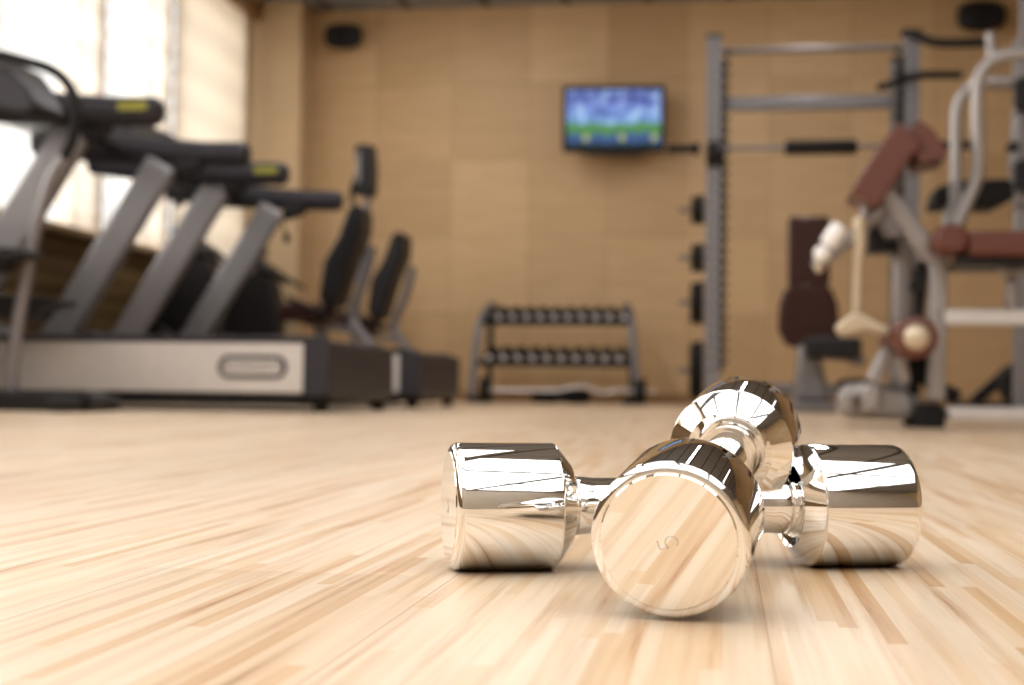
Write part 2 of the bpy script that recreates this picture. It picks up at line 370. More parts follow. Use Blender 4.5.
for i, (y0, y1) in enumerate(WINS):
    bm = B()
    for a, b in (((y0, SZ), (y0+0.05, TZ)), ((y1-0.05, SZ), (y1, TZ)), ((y0+0.05, SZ), (y1-0.05, SZ+0.05)), ((y0+0.05, TZ-0.05), (y1-0.05, TZ))):
        box(bm, (LX-0.16, a[0], a[1]), (LX-0.10, b[0], b[1]))
    fr = struct('window_%d' % (i+1), bm, pierl, bevel=0.004)
    bm = B(); box(bm, (LX-0.135, y0+0.05, SZ+0.05), (LX-0.125, y1-0.05, TZ-0.05)); ob('glass', bm, glassm, fr, smooth=False)
    # sheer shade hanging in front
    bm = B(); n = 48; prof = []
    for k in range(n+1):
        z = SZ+0.012+(TZ-SZ-0.012)*k/n; prof.append((LX+0.035+0.006*math.sin(k*2.1), z))
    vs = [[bm.verts.new((x, y, z)) for x, z in prof] for y in (y0-0.055, y1+0.055)]
    for k in range(n): bm.faces.new((vs[0][k], vs[0][k+1], vs[1][k+1], vs[1][k]))
    sh = ob('window_shade', bm, shadem)
    if i == 0: sh.data.materials[0] = shade2m
    tag(sh, ['beige shade with faint pleats, beside the wooden corner pillar', 'glowing white shade second from the wooden corner pillar', 'glowing white shade behind the left ends of the treadmill handlebars'][i] if i < 3 else
        'white window shade on the left wall, nearer than the treadmills', 'window shade', 'shades along the left wall')
# corner pillar
px1 = P(300, 100, BY-0.3).x
bm = B(); box(bm, (LX, BY-0.3, 0), (px1, BY, CZ)); struct('column_corner', bm, pierm, bevel=0.006)
bm = B(); box(bm, (px1, BY-0.015, 0), (RX, BY, 0.07)); struct('baseboard_back', bm, woodtrim)
for x, y, sx, sy, p in LAMPS:
    t = thing('ceiling_lamp', 'unseen rectangular ceiling lamp above the gym floor, outside the frame', 'ceiling lamp', (x, y, CZ), 0, 'ceiling lamp panels')
    bm = B()
    for a, b in (((-sx/2, -sy/2), (sx/2, -sy/2+0.03)), ((-sx/2, sy/2-0.03), (sx/2, sy/2)), ((-sx/2, -sy/2+0.03), (-sx/2+0.03, sy/2-0.03)), ((sx/2-0.03, -sy/2+0.03), (sx/2, sy/2-0.03))):
        box(bm, (a[0], a[1], -0.045), (b[0], b[1], -0.001))
    ob('frame', bm, black, t, smooth=False)
    bm = B(); box(bm, (-sx/2+0.03, -sy/2+0.03, -0.04), (sx/2-0.03, sy/2-0.03, -0.002)); ob('diffuser', bm, lampm, t, smooth=False)

# ------------------------------------------------------------------ the two chrome dumbbells
DR, HR, DL, HL = 0.0335, 0.0150, 0.2535, 0.0645       # head radius, handle radius, whole length, head length
def arc(cs, cr, rad, a0, a1, n=6): return [(cs+rad*math.cos(math.radians(a0+(a1-a0)*k/n)), cr+rad*math.sin(math.radians(a0+(a1-a0)*k/n))) for k in range(n+1)]
def head_profile():
    e = 0.0045
    pr = [(0.0, 0.0), (0.0, DR-e-0.0006)] + [(0.0006+e-e*math.cos(math.radians(a)), DR-e+e*math.sin(math.radians(a))) for a in (0, 11, 22, 33, 45, 56, 67, 78, 90)]
    pr += [(HL-0.0095, DR), (HL-0.0088, DR-0.0001), (HL-0.0082, DR-0.0007), (HL-0.0006, DR-0.0098), (HL, DR-0.0106), (HL-0.0004, DR-0.0114)]
    pr += [(HL-0.0016, 0.0185), (HL-0.0018, 0.0176), (HL-0.0022, 0.0174), (HL-0.0022, 0.0)]
    return pr
def grip_profile():
    a = HL-0.0080
    pr = [(a, 0), (a, 0.0158), (HL+0.0020, 0.0158), (HL+0.0026, 0.0156), (HL+0.0029, 0.0152), (HL+0.0032, 0.0155), (HL+0.0040, 0.0157), (HL+0.0080, 0.0156), (HL+0.0110, 0.0152), (HL+0.014, HR)]
    mid = [(DL/2-0.02, HR), (DL/2+0.02, HR)]
    back = [(DL-s, r) for s, r in pr[::-1]]
    return pr+mid+back
def dumbbell(name, label, p0, ax, roll, numberA=True):
    ax = Vector(ax).normalized()
    q = ax.to_track_quat('X', 'Z')
    t = thing(name, label, 'dumbbell', p0); t.rotation_mode = 'QUATERNION'; t.rotation_quaternion = q @ Matrix.Rotation(roll, 3, 'X').to_quaternion()
    bm = B(); lathe(bm, head_profile(), (0, 0, 0), (1, 0, 0), 128); h1 = ob('head', bm, chrome, t)
    bm = B(); lathe(bm, head_profile(), (DL, 0, 0), (-1, 0, 0), 128); h2 = ob('head', bm, chrome, t)
    bm = B(); lathe(bm, grip_profile(), (0, 0, 0), (1, 0, 0), 96); ob('grip', bm, chrome, t)
    for h, s in ((h1, -1), (h2, 1)):
        # engraved figure 5 as thin strokes lying in the face
        bm = B(); x = 0 if s < 0 else DL; k = 0.0021
        pts5 = [(1.0, 2), (-0.75, 2), (-1.0, 0.35), (-0.2, 0.6), (0.6, 0.4), (1.05, -0.35), (0.95, -1.2), (0.3, -1.85), (-0.5, -1.9), (-1.1, -1.4)]
        def stroke(ps, sm):
            tube(bm, [Vector((x, y*k*(-s)*-1, z*k)) for y, z in ps], 0.00022, 6, sm)
        stroke(pts5[:2], 0); stroke(pts5[1:3], 0); stroke(pts5[2:], 5)
        e = ob('engraved_number', bm, engrave, h)
    return t
def cp(px, d): return RT*((px-CX)/F*d)+FW*d       # floor point from pixel column and forward distance
a = cp(450, 0.750); b = cp(899.5, 0.796); ax1 = (b-a).normalized()
mid1 = (a+b)/2; a = mid1-ax1*DL/2
dumbbell('dumbbell', 'chrome dumbbell lying flat on the wood floor, underneath the other one', a+Vector((0, 0, DR)), ax1, 0.4)
# the second one leans over its grip: front rim on the floor, grips touching
yaw2 = math.radians(16.2)
g0 = cp(670, 0.587); dirh = FW*math.cos(yaw2)+RT*math.sin(yaw2)
def gap(t):
    A = g0+Vector((0, 0, (DR-0.0015)*math.cos(t)+0.0015)); d = (dirh*math.cos(t)+Vector((0, 0, math.sin(t)))).normalized()
    nrm = d.cross(ax1).normalized(); return abs((Vector(A)-(a+Vector((0, 0, DR)))).dot(nrm)), A, d
lo, hi = math.radians(3), math.radians(25)
for _ in range(40):
    m_ = (lo+hi)/2
    if gap(m_)[0] < 2*HR+0.0001: lo = m_
    else: hi = m_
print('tilt', math.degrees(lo))
_, A2, d2 = gap(lo)
dumbbell('dumbbell', 'chrome dumbbell resting across the other one, number 5 end facing forward', A2, d2, math.radians(-110))

# ------------------------------------------------------------------ treadmills
TY = 5.03
tx0 = P(331, 380, TY).x
def treadmill():
    t = thing('treadmill', '', 'treadmill', (tx0, TY, 0), 0, 'treadmills in a row by the windows')
    X = lambda px, Y=TY: P(px, 380, Y).x-tx0
    xs = X(303); xf = -1.93; W = 1.0
    zt = P(300, 343, TY).z; zb = P(300, 393, TY).z
    bm = B(); prism(bm, rrect(xf, zb, xs, zt, 0.008), 0.0, 0.028); ob('side_panel', bm, lsilver, t, bevel=0.003)
    bm = B(); prism(bm, rrect(xf, zb, xs, zt, 0.008), W-0.028, W); ob('side_panel', bm, lsilver, t, bevel=0.003)
    bm = B(); prism(bm, rrect(xf-0.02, zt+0.001, X(318), zt+0.026, 0.008), -0.006, 0.15); ob('foot_rail', bm, char, t, bevel=0.004); bm = B(); prism(bm, rrect(xf-0.02, zt+0.001, X(318), zt+0.026, 0.008), W-0.15, W+0.006); ob('foot_rail', bm, char, t, bevel=0.004)
    bm = B(); prism(bm, rrect(xf+0.05, 0.025, xs-0.021, zt-0.006, 0.02), 0.03, W-0.03); ob('deck', bm, black, t)
    bm = B(); prism(bm, rrect(xf+0.3, zt-0.006, X(316), zt+0.012, 0.009), 0.152, W-0.152); ob('running_belt', bm, rubber, t)
    # rear end: grey cap, then black rounded roller cover
    bm = B(); prism(bm, rrect(xs+0.001, zb-0.012, X(330), zt+0.012, 0.02), -0.008, W+0.008); ob('end_cap', bm, char, t, bevel=0.006)
    bm = B(); prism(bm, [(xs-0.02, 0.03), (-0.015, 0.04), (-0.006, 0.07), (-0.006, zt-0.05), (-0.02, zt-0.01), (xs-0.02, zt-0.004)], 0.03, W-0.03); ob('roller_cover', bm, black, t, bevel=0.008, seg=3)
    bm = B(); cyl(bm, (-0.045, 0.12, zt-0.022), (-0.045, W-0.12, zt-0.022), 0.026, 20); ob('roller', bm, rubber, t)
    for fx in (-0.055, xf+0.15):
        for fy in (0.06, W-0.06):
            bm = B(); cyl(bm, (fx, fy, 0), (fx, fy, 0.09), 0.028, 16, 0.004); ob('foot', bm, rubber, t)
    # badge
    bx0, bx1 = X(218), X(287); bz0, bz1 = P(250, 379, TY).z, P(250, 355, TY).z
    bm = B(); prism(bm, rrect(bx0, bz0, bx1, bz1, (bz1-bz0)/2-0.001, 8), -0.005, -0.0005); bd = ob('badge', bm, char, t)
    m_ = 0.017; bm = B(); prism(bm, rrect(bx0+m_, bz0+m_, bx1-m_, bz1-m_, (bz1-bz0)/2-m_-0.001, 8), -0.0065, -0.0052); ob('badge_plate', bm, lsilver, bd)
    fc = bpy.data.curves.new('badge_lettering', 'FONT'); fc.body = 'TECHNOGYM'; fc.size = 0.038; fc.align_x = 'CENTER'; fc.align_y = 'CENTER'; fc.extrude = 0.0006; fc.materials.append(black)
    tmp = bpy.data.objects.new('tmp', fc); fo = bpy.data.objects.new('badge_lettering', bpy.data.meshes.new_from_object(tmp)); bpy.data.objects.remove(tmp); C.objects.link(fo); fo.parent = bd; fo.location = ((bx0+bx1)/2, -0.0075, (bz0+bz1)/2); fo.rotation_euler = (PI/2, 0, 0)
    # motor hood at the front
    bm = B(); prism(bm, [(xf-0.02, 0.06), (xf-0.02, 0.26), (xf+0.03, 0.335), (xf+0.2, 0.36), (xf+0.38, zt+0.03), (xf+0.38, 0.06)], 0.155, W-0.155); ob('motor_hood', bm, char, t, bevel=0.015, seg=3)
    # uprights (leaning back over the belt) and arms; measured on the far treadmill
    ub = P(53, 335, TY+0.89); ut = P(162, 163, TY+0.89)
    for fy in (0.05, W-0.10):
        bm = B(); obox(bm, (ub.x-tx0, fy, zt+0.02), (ut.x-tx0, fy, ut.z), 0.15, 0.055); ob('upright', bm, silver, t, bevel=0.02, seg=3)
    hz = P(160, 111, TY+0.0).z
    hx = P(162, 111, TY+0.0).x-tx0
    for i, fy in enumerate((0.01, W-0.01)):
        bm = B()
        tube(bm, [(hx-0.055, fy, hz), (hx-0.035, fy, hz), (hx-0.2, fy, hz+0.003), (hx-0.40, fy, hz+0.016), (hx-0.72, fy, hz+0.045), (hx-1.0, fy, hz+0.08)][2:], [0.056, 0.062, 0.075, 0.07], 20)
        lathe(bm, [(0, 0.0), (0.0, 0.03), (0.006, 0.042), (0.02, 0.053), (0.04, 0.056), (0.235, 0.056)], (hx, fy, hz), (-1, 0, 0.02), 20)
        arm = ob('handlebar', bm, char, t)
        if i == 0:
            bm = B(); prism(bm, rrect(hx-0.155, hz-0.004, hx-0.04, hz+0.028, 0.012), fy-0.0585, fy-0.050); s_ = ob('sticker', bm, yellow, arm); s_['label'] = 'yellow sticker'
    # lower brace arm under handlebar to upright
    for fy in (0.03, W-0.03):
        bm = B(); obox(bm, (ut.x-tx0+0.03, fy, ut.z-0.01), (hx-0.22, fy, hz-0.015), 0.12, 0.06); ob('arm_bracket', bm, black, t, bevel=0.02, seg=3)
    # console between the arms
    bm = B(); prism(bm, [(hx-0.98, hz+0.10), (hx-0.93, hz+0.07), (hx-0.60, hz+0.02), (hx-0.58, hz+0.07), (hx-0.78, hz+0.16), (hx-0.94, hz+0.36), (hx-0.98, hz+0.36)], 0.10, W-0.10); cs = ob('console', bm, black, t, bevel=0.02, seg=3)
    bm = B(); obox(bm, (hx-0.80, W/2, hz+0.175), (hx-0.925, W/2, hz+0.335), 0.006, 0.36); ob('display', bm, dsilver, cs)
    bm = B(); tube(bm, [(hx-0.62, 0.10, hz+0.02), (hx-0.55, 0.12, hz+0.01), (hx-0.50, W/2, hz), (hx-0.55, W-0.12, hz+0.01), (hx-0.62, W-0.10, hz+0.02)], 0.018, 12, 5); ob('front_grip', bm, rubber, t)
    # clip cord hanging
    bm = B(); tube(bm, [(hx-0.30, W-0.1, hz-0.05), (hx-0.31, W-0.1, hz-0.14), (hx-0.285, W-0.1, hz-0.2)], 0.006, 8, 4); box(bm, (hx-0.30, W-0.11, hz-0.24), (hx-0.27, W-0.09, hz-0.19)); ob('safety_clip', bm, black, t)
    return t
T1 = treadmill(); bpy.context.view_layer.update(); T1['label'] = 'nearer silver and black treadmill with full side panel and badge in view'
T2 = copy_tree(T1); T2.location.y = TY+1.55; T2['label'] = 'farther treadmill behind the first one, standing towards the wooden pillar'

# ------------------------------------------------------------------ cross trainer at the left edge
EY = 4.62
ep = lambda px, py, dy=0: P(px, py, EY+dy)
et = thing('cross_trainer', 'black and silver cross trainer with curved handlebar at the left edge', 'cross trainer', (ep(40, 400).x, EY, 0))
eo = Vector((-ep(40, 400).x, -EY, 0))
Ee = lambda px, py, dy=0: ep(px, py, dy)+eo
xr = Ee(100, 400).x
bm = B(); prism(bm, rrect(xr-1.15, 0.0, xr, Ee(60, 391).z, 0.03), -0.07, 0.09); ob('base_beam', bm, black, et, bevel=0.01)
for a_, b_ in (((xr-0.10, -0.20, 0.0), (xr-0.02, -0.071, 0.05)), ((xr-0.10, 0.091, 0.0), (xr-0.02, 0.22, 0.05)), ((xr-1.14, -0.28, 0.0), (xr-1.05, -0.071, 0.05)), ((xr-1.14, 0.091, 0.0), (xr-1.05, 0.28, 0.05))):
    bm = B(); box(bm, a_, b_); ob('foot', bm, black, et, bevel=0.012)
bm = B(); tube(bm, [Ee(12, 392), Ee(12, 375), Ee(17, 330), Ee(24, 290), Ee(36, 228), Ee(52, 178), Ee(64, 158)], 0.022, 18, 5); h_ = ob('swing_arm', bm, silver, et)
bm = B(); tube(bm, [Ee(62, 162), Ee(72, 140), Ee(76, 112), Ee(69, 86), Ee(52, 70), Ee(28, 62), Ee(0, 55), Ee(-30, 52)], 0.019, 16, 6); ob('grip', bm, rubber, h_)
bm = B(); tube(bm, [Ee(-70, 392, 0.1)-Vector((0, 0.1, 0)), Ee(-45, 250), Ee(-18, 100)], 0.04, 18, 4); ob('mast', bm, silver, et)
bm = B(); prism(bm, [(Ee(-60, 60).x, Ee(0, 56).z), (Ee(4, 60).x, Ee(0, 66).z), (Ee(22, 60).x, Ee(0, 84).z), (Ee(34, 60).x, Ee(0, 104).z), (Ee(20, 60).x, Ee(0, 112).z), (Ee(-60, 60).x, Ee(0, 104).z)], 0.03, 0.27); ob('console', bm, char, et, bevel=0.015, seg=3)
bm = B(); lathe(bm, [(0, 0), (0, 0.25), (0.03, 0.29), (0.13, 0.29), (0.16, 0.25), (0.16, 0)], (xr-0.95, -0.07, 0.42), (0, 1, 0), 40); ob('flywheel_cover', bm, char, et)
for k, dy in ((0, -0.16), (1, 0.12)):
    z = Ee(10, 262, 0).z-0.05*k*3
    bm = B(); prism(bm, [(Ee(-40, 262).x, z-0.03), (Ee(14, 262).x, z-0.045), (Ee(20, 262).x, z-0.01), (Ee(44, 262).x, z+0.012), (Ee(44, 262).x, z+0.028), (Ee(14, 262).x, z+0.04), (Ee(-40, 262).x, z+0.05)], dy, dy+0.15); ob('pedal', bm, black, et, bevel=0.008)
    bm = B(); tube(bm, [(Ee(-30, 262).x, dy+0.075, z-0.03), (xr-0.95, dy+0.075, 0.40)], 0.02, 12); ob('pedal_arm', bm, silver, et)

# ------------------------------------------------------------------ recumbent bikes behind the treadmills
QY = 8.15
def recumbent():
    q0 = P(345, 395, QY); o0 = Vector((-q0.x, -QY, 0))
    t = thing('recumbent_bike', '', 'exercise bike', (q0.x, QY, 0), 0, 'recumbent exercise bikes behind the treadmills')
    q = lambda px, py, dy=0: P(px, py, QY+dy)+o0
    bm = B(); prism(bm, rrect(q(165, 395).x, 0.05, q(385, 395).x, 0.13, 0.03), -0.05, 0.05); ob('base_beam', bm, dsilver, t, bevel=0.01)
    for px in (172, 376):
        bm = B(); box(bm, (q(px, 395).x-0.04, -0.27, 0), (q(px, 395).x+0.04, 0.27, 0.055)); ob('cross_foot', bm, black, t, bevel=0.012)
    c = q(180, 330); pts = [(q(155, 0).x, 0.14), (q(214, 0).x, 0.14), (q(222, 0).x, q(0, 300).z), (q(212, 0).x, q(0, 262).z), (q(194, 0).x, q(0, 250).z), (q(176, 0).x, q(0, 262).z), (q(152, 0).x, q(0, 300).z)]
    bm = B(); prism(bm, pts, -0.11, 0.11); ob('flywheel_housing', bm, black, t, bevel=0.04, seg=4)
    bm = B(); tube(bm, [(q(185, 0).x, 0, q(0, 275).z), (q(193, 0).x, 0, q(0, 240).z), (q(200, 0).x, 0, q(0, 225).z)], 0.035, 14, 3); ob('console_post', bm, dsilver, t)
    bm = B(); prism(bm, [(q(180, 0).x, q(0, 228).z), (q(214, 0).x, q(0, 252).z), (q(210, 0).x, q(0, 258).z), (q(176, 0).x, q(0, 236).z)], -0.15, 0.15); ob('console', bm, char, t, bevel=0.012)
    for s in (-1, 1):
        bm = B(); tube(bm, [(q(198, 0).x, s*0.12, q(0, 248).z), (q(222, 0).x, s*0.22, q(0, 262).z), (q(235, 0).x, s*0.2, q(0, 268).z)], 0.015, 10, 3)
        ob('front_handle', bm, rubber, t)
    for s in (-1, 1):
        bm = B(); cyl(bm, (c.x, 0.115*s, 0.36), (c.x+0.0, 0.15*s, 0.36), 0.03, 14); obox(bm, (c.x, 0.16*s, 0.36), (c.x+0.12*s, 0.16*s, 0.36-0.1*s), 0.03, 0.016); ob('crank', bm, dsilver, t)
        bm = B(); box(bm, (c.x+0.12*s-0.05, min(0.17*s, 0.27*s), 0.36-0.1*s-0.015), (c.x+0.12*s+0.05, max(0.17*s, 0.27*s), 0.36-0.1*s+0.015)); ob('pedal', bm, rubber, t, bevel=0.005)
    # seat slopes up to the right into the backrest
    bm = B(); prism(bm, [(q(284, 0).x, q(0, 312).z), (q(290, 0).x, q(0, 303).z), (q(328, 0).x, q(0, 306).z), (q(336, 0).x, q(0, 318).z), (q(290, 0).x, q(0, 321).z)], -0.2, 0.2); ob('seat', bm, dmaroon, t, bevel=0.02, seg=3)
    bm = B(); prism(bm, [(q(323, 0).x, q(0, 300).z), (q(327, 0).x, q(0, 264).z), (q(341, 0).x, q(0, 240).z), (q(350, 0).x, q(0, 214).z), (q(358, 0).x, q(0, 208).z), (q(365, 0).x, q(0, 214).z), (q(364, 0).x, q(0, 235).z), (q(353, 0).x, q(0, 262).z), (q(341, 0).x, q(0, 302).z), (q(332, 0).x, q(0, 309).z)], -0.14, 0.14); ob('backrest', bm, black, t, bevel=0.025, seg=3)
    bm = B(); tube(bm, [q(366, 246), q(358, 280), q(345, 312), q(350, 328), q(366, 350), q(372, 380)], 0.03, 14, 4, flat_=1.4); ob('seat_frame', bm, silver, t)
    bm = B(); obox(bm, q(300, 322), q(352, 332), 0.04, 0.1); ob('seat_rail', bm, dsilver, t, bevel=0.008)
    bm = B(); obox(bm, q(312, 326), q(330, 376), 0.06, 0.08); ob('seat_post', bm, dsilver, t, bevel=0.008)
    for s in (-1, 1):
        bm = B(); tube(bm, [(q(340, 0).x, s*0.18, q(0, 318).z), (q(335, 0).x, s*0.27, q(0, 315).z), (q(300, 0).x, s*0.28, q(0, 300).z)], 0.014, 10, 3)
        ob('side_handle', bm, rubber, t)
    return t
R1 = recumbent(); R1['label'] = 'nearer recumbent bike, taller dark backrest beside the treadmill handlebar'
R2 = copy_tree(R1); R1.location.x += 0.04; R2.location.y = QY+1.42; R2['label'] = 'farther recumbent bike, dark backrest standing clear against the wood wall'
R2.location.x += P(398, 300, QY+1.42).x-(P(349, 300, QY).x)
# tall display on a post behind the nearer bike
DY = 8.95
t = thing('step_machine', 'slim black upright display on a post behind the recumbent backrest', 'stepper', (P(360, 395, DY).x, DY, 0)); o0 = -t.location
q = lambda px, py, dy=0: P(px, py, DY+dy)+o0
bm = B(); prism(bm, [(q(359, 0).x, q(0, 154).z), (q(362, 0).x, q(0, 151).z), (q(376, 0).x, q(0, 151).z), (q(378, 0).x, q(0, 170).z), (q(378, 0).x, q(0, 196).z), (q(374, 0).x, q(0, 200).z), (q(360, 0).x, q(0, 199).z), (q(356, 0).x, q(0, 190).z), (q(362, 0).x, q(0, 176).z)], -0.08, 0.08); cs = ob('display', bm, black, t, bevel=0.012, seg=3)
bm = B(); prism(bm, [(q(362, 0).x, q(0, 158).z), (q(366, 0).x, q(0, 158).z), (q(366, 0).x, q(0, 188).z), (q(362, 0).x, q(0, 188).z)], -0.085, -0.075); ob('display_edge', bm, dsilver, cs)
bm = B(); tube(bm, [q(368, 198), q(362, 260), q(350, 384)], 0.025, 14, 3); ob('mast', bm, dsilver, t)
bm = B(); tube(bm, [q(362, 184, -0.2), q(353, 186, -0.2), q(352, 200, -0.2), q(360, 210, -0.2), q(362, 210, 0)], 0.014, 10, 4); ob('handle', bm, rubber, t)
bm = B(); prism(bm, rrect(q(315, 0).x, 0.0, q(375, 0).x, 0.09, 0.03), -0.2, 0.2); ob('base', bm, black, t, bevel=0.01)
for s in (-1, 1):
    bm = B(); box(bm, (q(318, 0).x, 0.11*s-0.06, 0.22), (q(345, 0).x, 0.11*s+0.06, 0.26)); obox(bm, (q(343, 0).x, 0.11*s, 0.23), (q(356, 0).x, 0.11*s, 0.09), 0.03, 0.04); ob('step', bm, rubber, t, bevel=0.005)

# ------------------------------------------------------------------ speakers and television on the back wall
def speaker(px, py, w_, h_, label, k):
    p = P(px, py, BY-0.12); t = thing('wall_speaker', label, 'speaker', (p.x, BY, p.z), 0, 'black speakers high on the back wall')
    bm = B(); ring = []
    n = 32
    for s, sc_ in ((-0.08, 0.80), (-0.12, 0.97), (-0.15, 1.0), (-0.18, 0.93), (-0.195, 0.78)):
        ring.append([bm.verts.new((w_/2*sc_*abs(math.cos(2*PI*i/n))**0.7*(1 if math.cos(2*PI*i/n) > 0 else -1), s, h_/2*sc_*abs(math.sin(2*PI*i/n))**0.7*(1 if math.sin(2*PI*i/n) > 0 else -1))) for i in range(n)])
    for a_, b_ in zip(ring, ring[1:]):
        for i in range(n): bm.faces.new((a_[i], a_[(i+1) % n], b_[(i+1) % n], b_[i]))
    bm.faces.new(ring[0][::-1]); bm.faces.new(ring[-1]); ob('case', bm, black, t)
    bm = B(); lathe(bm, [(0, 0), (0, h_*0.3), (0.006, h_*0.31), (0.008, 0)], (0, -0.190, 0), (0, -1, 0), 24); ob('grille', bm, rubber, t)
    bm = B(); cyl(bm, (0, -0.085, 0), (0, -0.012, 0), 0.02, 12); cyl(bm, (0, -0.012, 0), (0, -0.001, 0), 0.045, 16); ob('bracket', bm, black, t)
speaker(344, 37, 0.29, 0.19, 'small black oval wall speaker beside the wooden pillar, left of the television', 0)
speaker(981, 17, 0.34, 0.215, 'black oval wall speaker above the bench machine with curved tubes', 1)
V = 10.12
tl, tr, bl, br = P(563, 88, V), P(665, 83, V), P(564, 151, V), P(664, 152, V)
c = (tl+tr+bl+br)/4; wv_ = (tr-tl).length; hv = ((tl-bl).length+(tr-br).length)/2
t = thing('television', 'small flat wall television showing a blue and green sports picture', 'television', (c.x, V, c.z)); t.rotation_euler = (0, math.radians(-0.2), math.radians(4))
bm = B(); prism(bm, rrect(-wv_/2, -hv/2, wv_/2, hv/2, 0.012), 0.0, 0.05); ob('frame', bm, black, t, bevel=0.004)
sw, sh_ = wv_-0.06, hv-0.075
bm = B(); box(bm, (-sw/2, -0.0025, -sh_/2+0.006), (sw/2, 0.001, sh_/2+0.006)); scn = ob('screen', bm, screen_mat(sw, sh_), t, smooth=False)
bm = B(); prism(bm, [(-wv_/2+0.04, -hv/2+0.012), (wv_/2-0.04, -hv/2+0.012), (wv_/2-0.2, -hv/2-0.022), (0, -hv/2-0.028), (-wv_/2+0.2, -hv/2-0.022)], 0.004, 0.045); ob('speaker_bar', bm, black, t)
pale = emit('picture_caption_light', (0.40, 0.42, 0.20), 1.0)
bm = B()
for fx in (-0.2, 0.06, 0.29):
    bm = B(); lathe(bm, [(0, 0), (0, 0.026), (0.001, 0.026), (0.001, 0)], (fx, -0.0026, -sh_/2+0.06), (0, -1, 0), 16)
    ob('caption_light', bm, pale, scn)
bm = B(); box(bm, (-0.12, 0.05, -0.12), (0.12, 0.07, 0.12)); cyl(bm, (0, 0.07, 0), (0, BY-V-0.012, 0), 0.03, 16); box(bm, (-0.1, BY-V-0.02, -0.1), (0.1, BY-V-0.008, 0.1)); ob('wall_bracket', bm, black, t)

# ------------------------------------------------------------------ dumbbell rack on the back wall
KY = 9.75
kx0, kx1 = P(481, 400, KY).x, P(633, 400, KY).x
t = thing('dumbbell_rack', 'low two-tier silver rack holding rows of dumbbells below the television', 'dumbbell rack', ((kx0+kx1)/2, KY, 0)); kc = (kx0+kx1)/2
z1, z2 = P(555, 322, KY).z, P(555, 363, KY).z; hw = (kx1-kx0)/2
for s in (-1, 1):
    bm = B(); tube(bm, [(s*(hw+0.035), -0.22, 0.03), (s*(hw+0.02), -0.18, 0.28), (s*(hw-0.005), -0.12, z1-0.02), (s*(hw-0.05), 0.06, z1+0.12), (s*(hw-0.06), 0.2, z1+0.10)], 0.026, 14, 4); ob('end_frame', bm, silver, t)
    bm = B(); box(bm, (s*hw-0.055, -0.30, 0), (s*hw+0.055, 0.28, 0.045)); tube(bm, [(s*(hw-0.03), 0.2, z1+0.10), (s*(hw-0.02), 0.2, 0.02)], 0.022, 12); ob('foot_bar', bm, black, t, bevel=0.012)
for i, (z, y) in enumerate(((z1, 0.0), (z2, -0.1))):
    bm = B()
    rot = Matrix.Rotation(math.radians(18), 3, 'X')
    box(bm, (-hw+0.01, y-0.14, z-0.03), (hw-0.01, y-0.10, z+0.01)); box(bm, (-hw+0.01, y+0.08, z-0.03+0.05), (hw-0.01, y+0.12, z+0.05)); ob('tray', bm, black, t, bevel=0.006)
def small_db(name, r, mat_):
    t = thing(name, '', 'dumbbell', (0, 0, 0), 0, '')
    for s in (-1, 1):
        bm = B(); lathe(bm, [(0.045*s, 0), (0.045*s, r*0.85), (0.052*s, r), (0.095*s, r), (0.104*s, r*0.86), (0.104*s, 0)], (0, 0, 0), (0, 1, 0), 6 if mat_ is iron else 16)
        h_ = ob('head', bm, mat_, t)
        bm = B(); lathe(bm, [(0.1041*s, 0), (0.1041*s, r*0.56), (0.108*s, r*0.5), (0.108*s, 0)], (0, 0, 0), (0, 1, 0), 16); ob('end_cap', bm, lsilver if mat_ is not iron else dsilver, h_)
    bm = B(); cyl(bm, (0, -0.046, 0), (0, 0.046, 0), 0.014, 12); ob('grip', bm, lsilver, t)
    return t
pa = small_db('dumbbell', 0.044, rubber)
words_ = ['first', 'second', 'third', 'fourth', 'fifth', 'sixth', 'seventh', 'eighth', 'ninth', 'tenth']
tilt = Matrix.Rotation(math.radians(13), 4, 'X')
def put(o, x, y, z):
    o.location = (x, y, z); o.rotation_euler = (math.radians(13), 0, 0)
for row in range(2):
    for i in range(10):
        px = 501+13.7*i if row == 0 else 494+14.2*i
        o = pa if (row == 0 and i == 0) else copy_tree(pa)
        z = (z1 if row == 0 else z2)
        put(o, P(px, 320, KY).x, KY+(0 if row == 0 else -0.1), z+0.052)
        o['group'] = 'small dumbbells on the %s tier of the rack' % ('top' if row == 0 else 'lower')
        o['label'] = 'small dark dumbbell, %s from the left on the rack\'s %s tier' % (words_[i], 'top' if row == 0 else 'lower')
# curl bars and plates lying on the floor under the rack
def plate(name, c, ax, r, th, label, group=None, mat_=iron):
    t = thing(name, label, 'weight plate', c, 0, group)
    bm = B(); prof = [(-th/2, 0.018), (-th/2, 0.04), (-th*0.3, 0.045), (-th*0.3, r*0.78), (-th/2, r*0.84), (-th/2, r*0.97), (-th*0.35, r), (th*0.35, r), (th/2, r*0.97), (th/2, r*0.84), (th*0.3, r*0.78), (th*0.3, 0.045), (th/2, 0.04), (th/2, 0.018), (-th/2, 0.018)]
    lathe(bm, prof, (0, 0, 0), ax, 36); ob('disc', bm, mat_, t)
    bm = B(); lathe(bm, [(-th/2-0.001, 0.0165), (-th/2-0.001, 0.0235), (th/2+0.001, 0.0235), (th/2+0.001, 0.0165), (-th/2-0.001, 0.0165)], (0, 0, 0), ax, 24); ob('hub_ring', bm, dsilver, t)
    return t
GY = KY-0.40
gz = 0.088
def g(px, dz=0): v = P(px, 395, GY); return Vector((v.x, GY, gz+dz))
bm = B(); tube(bm, [g(487), g(520), g(540), g(555, 0.0), g(570, .02), g(583, .035), g(596, 0.0), g(606, -.01), g(620, .012), g(634), g(656)], 0.0085, 12, 5)
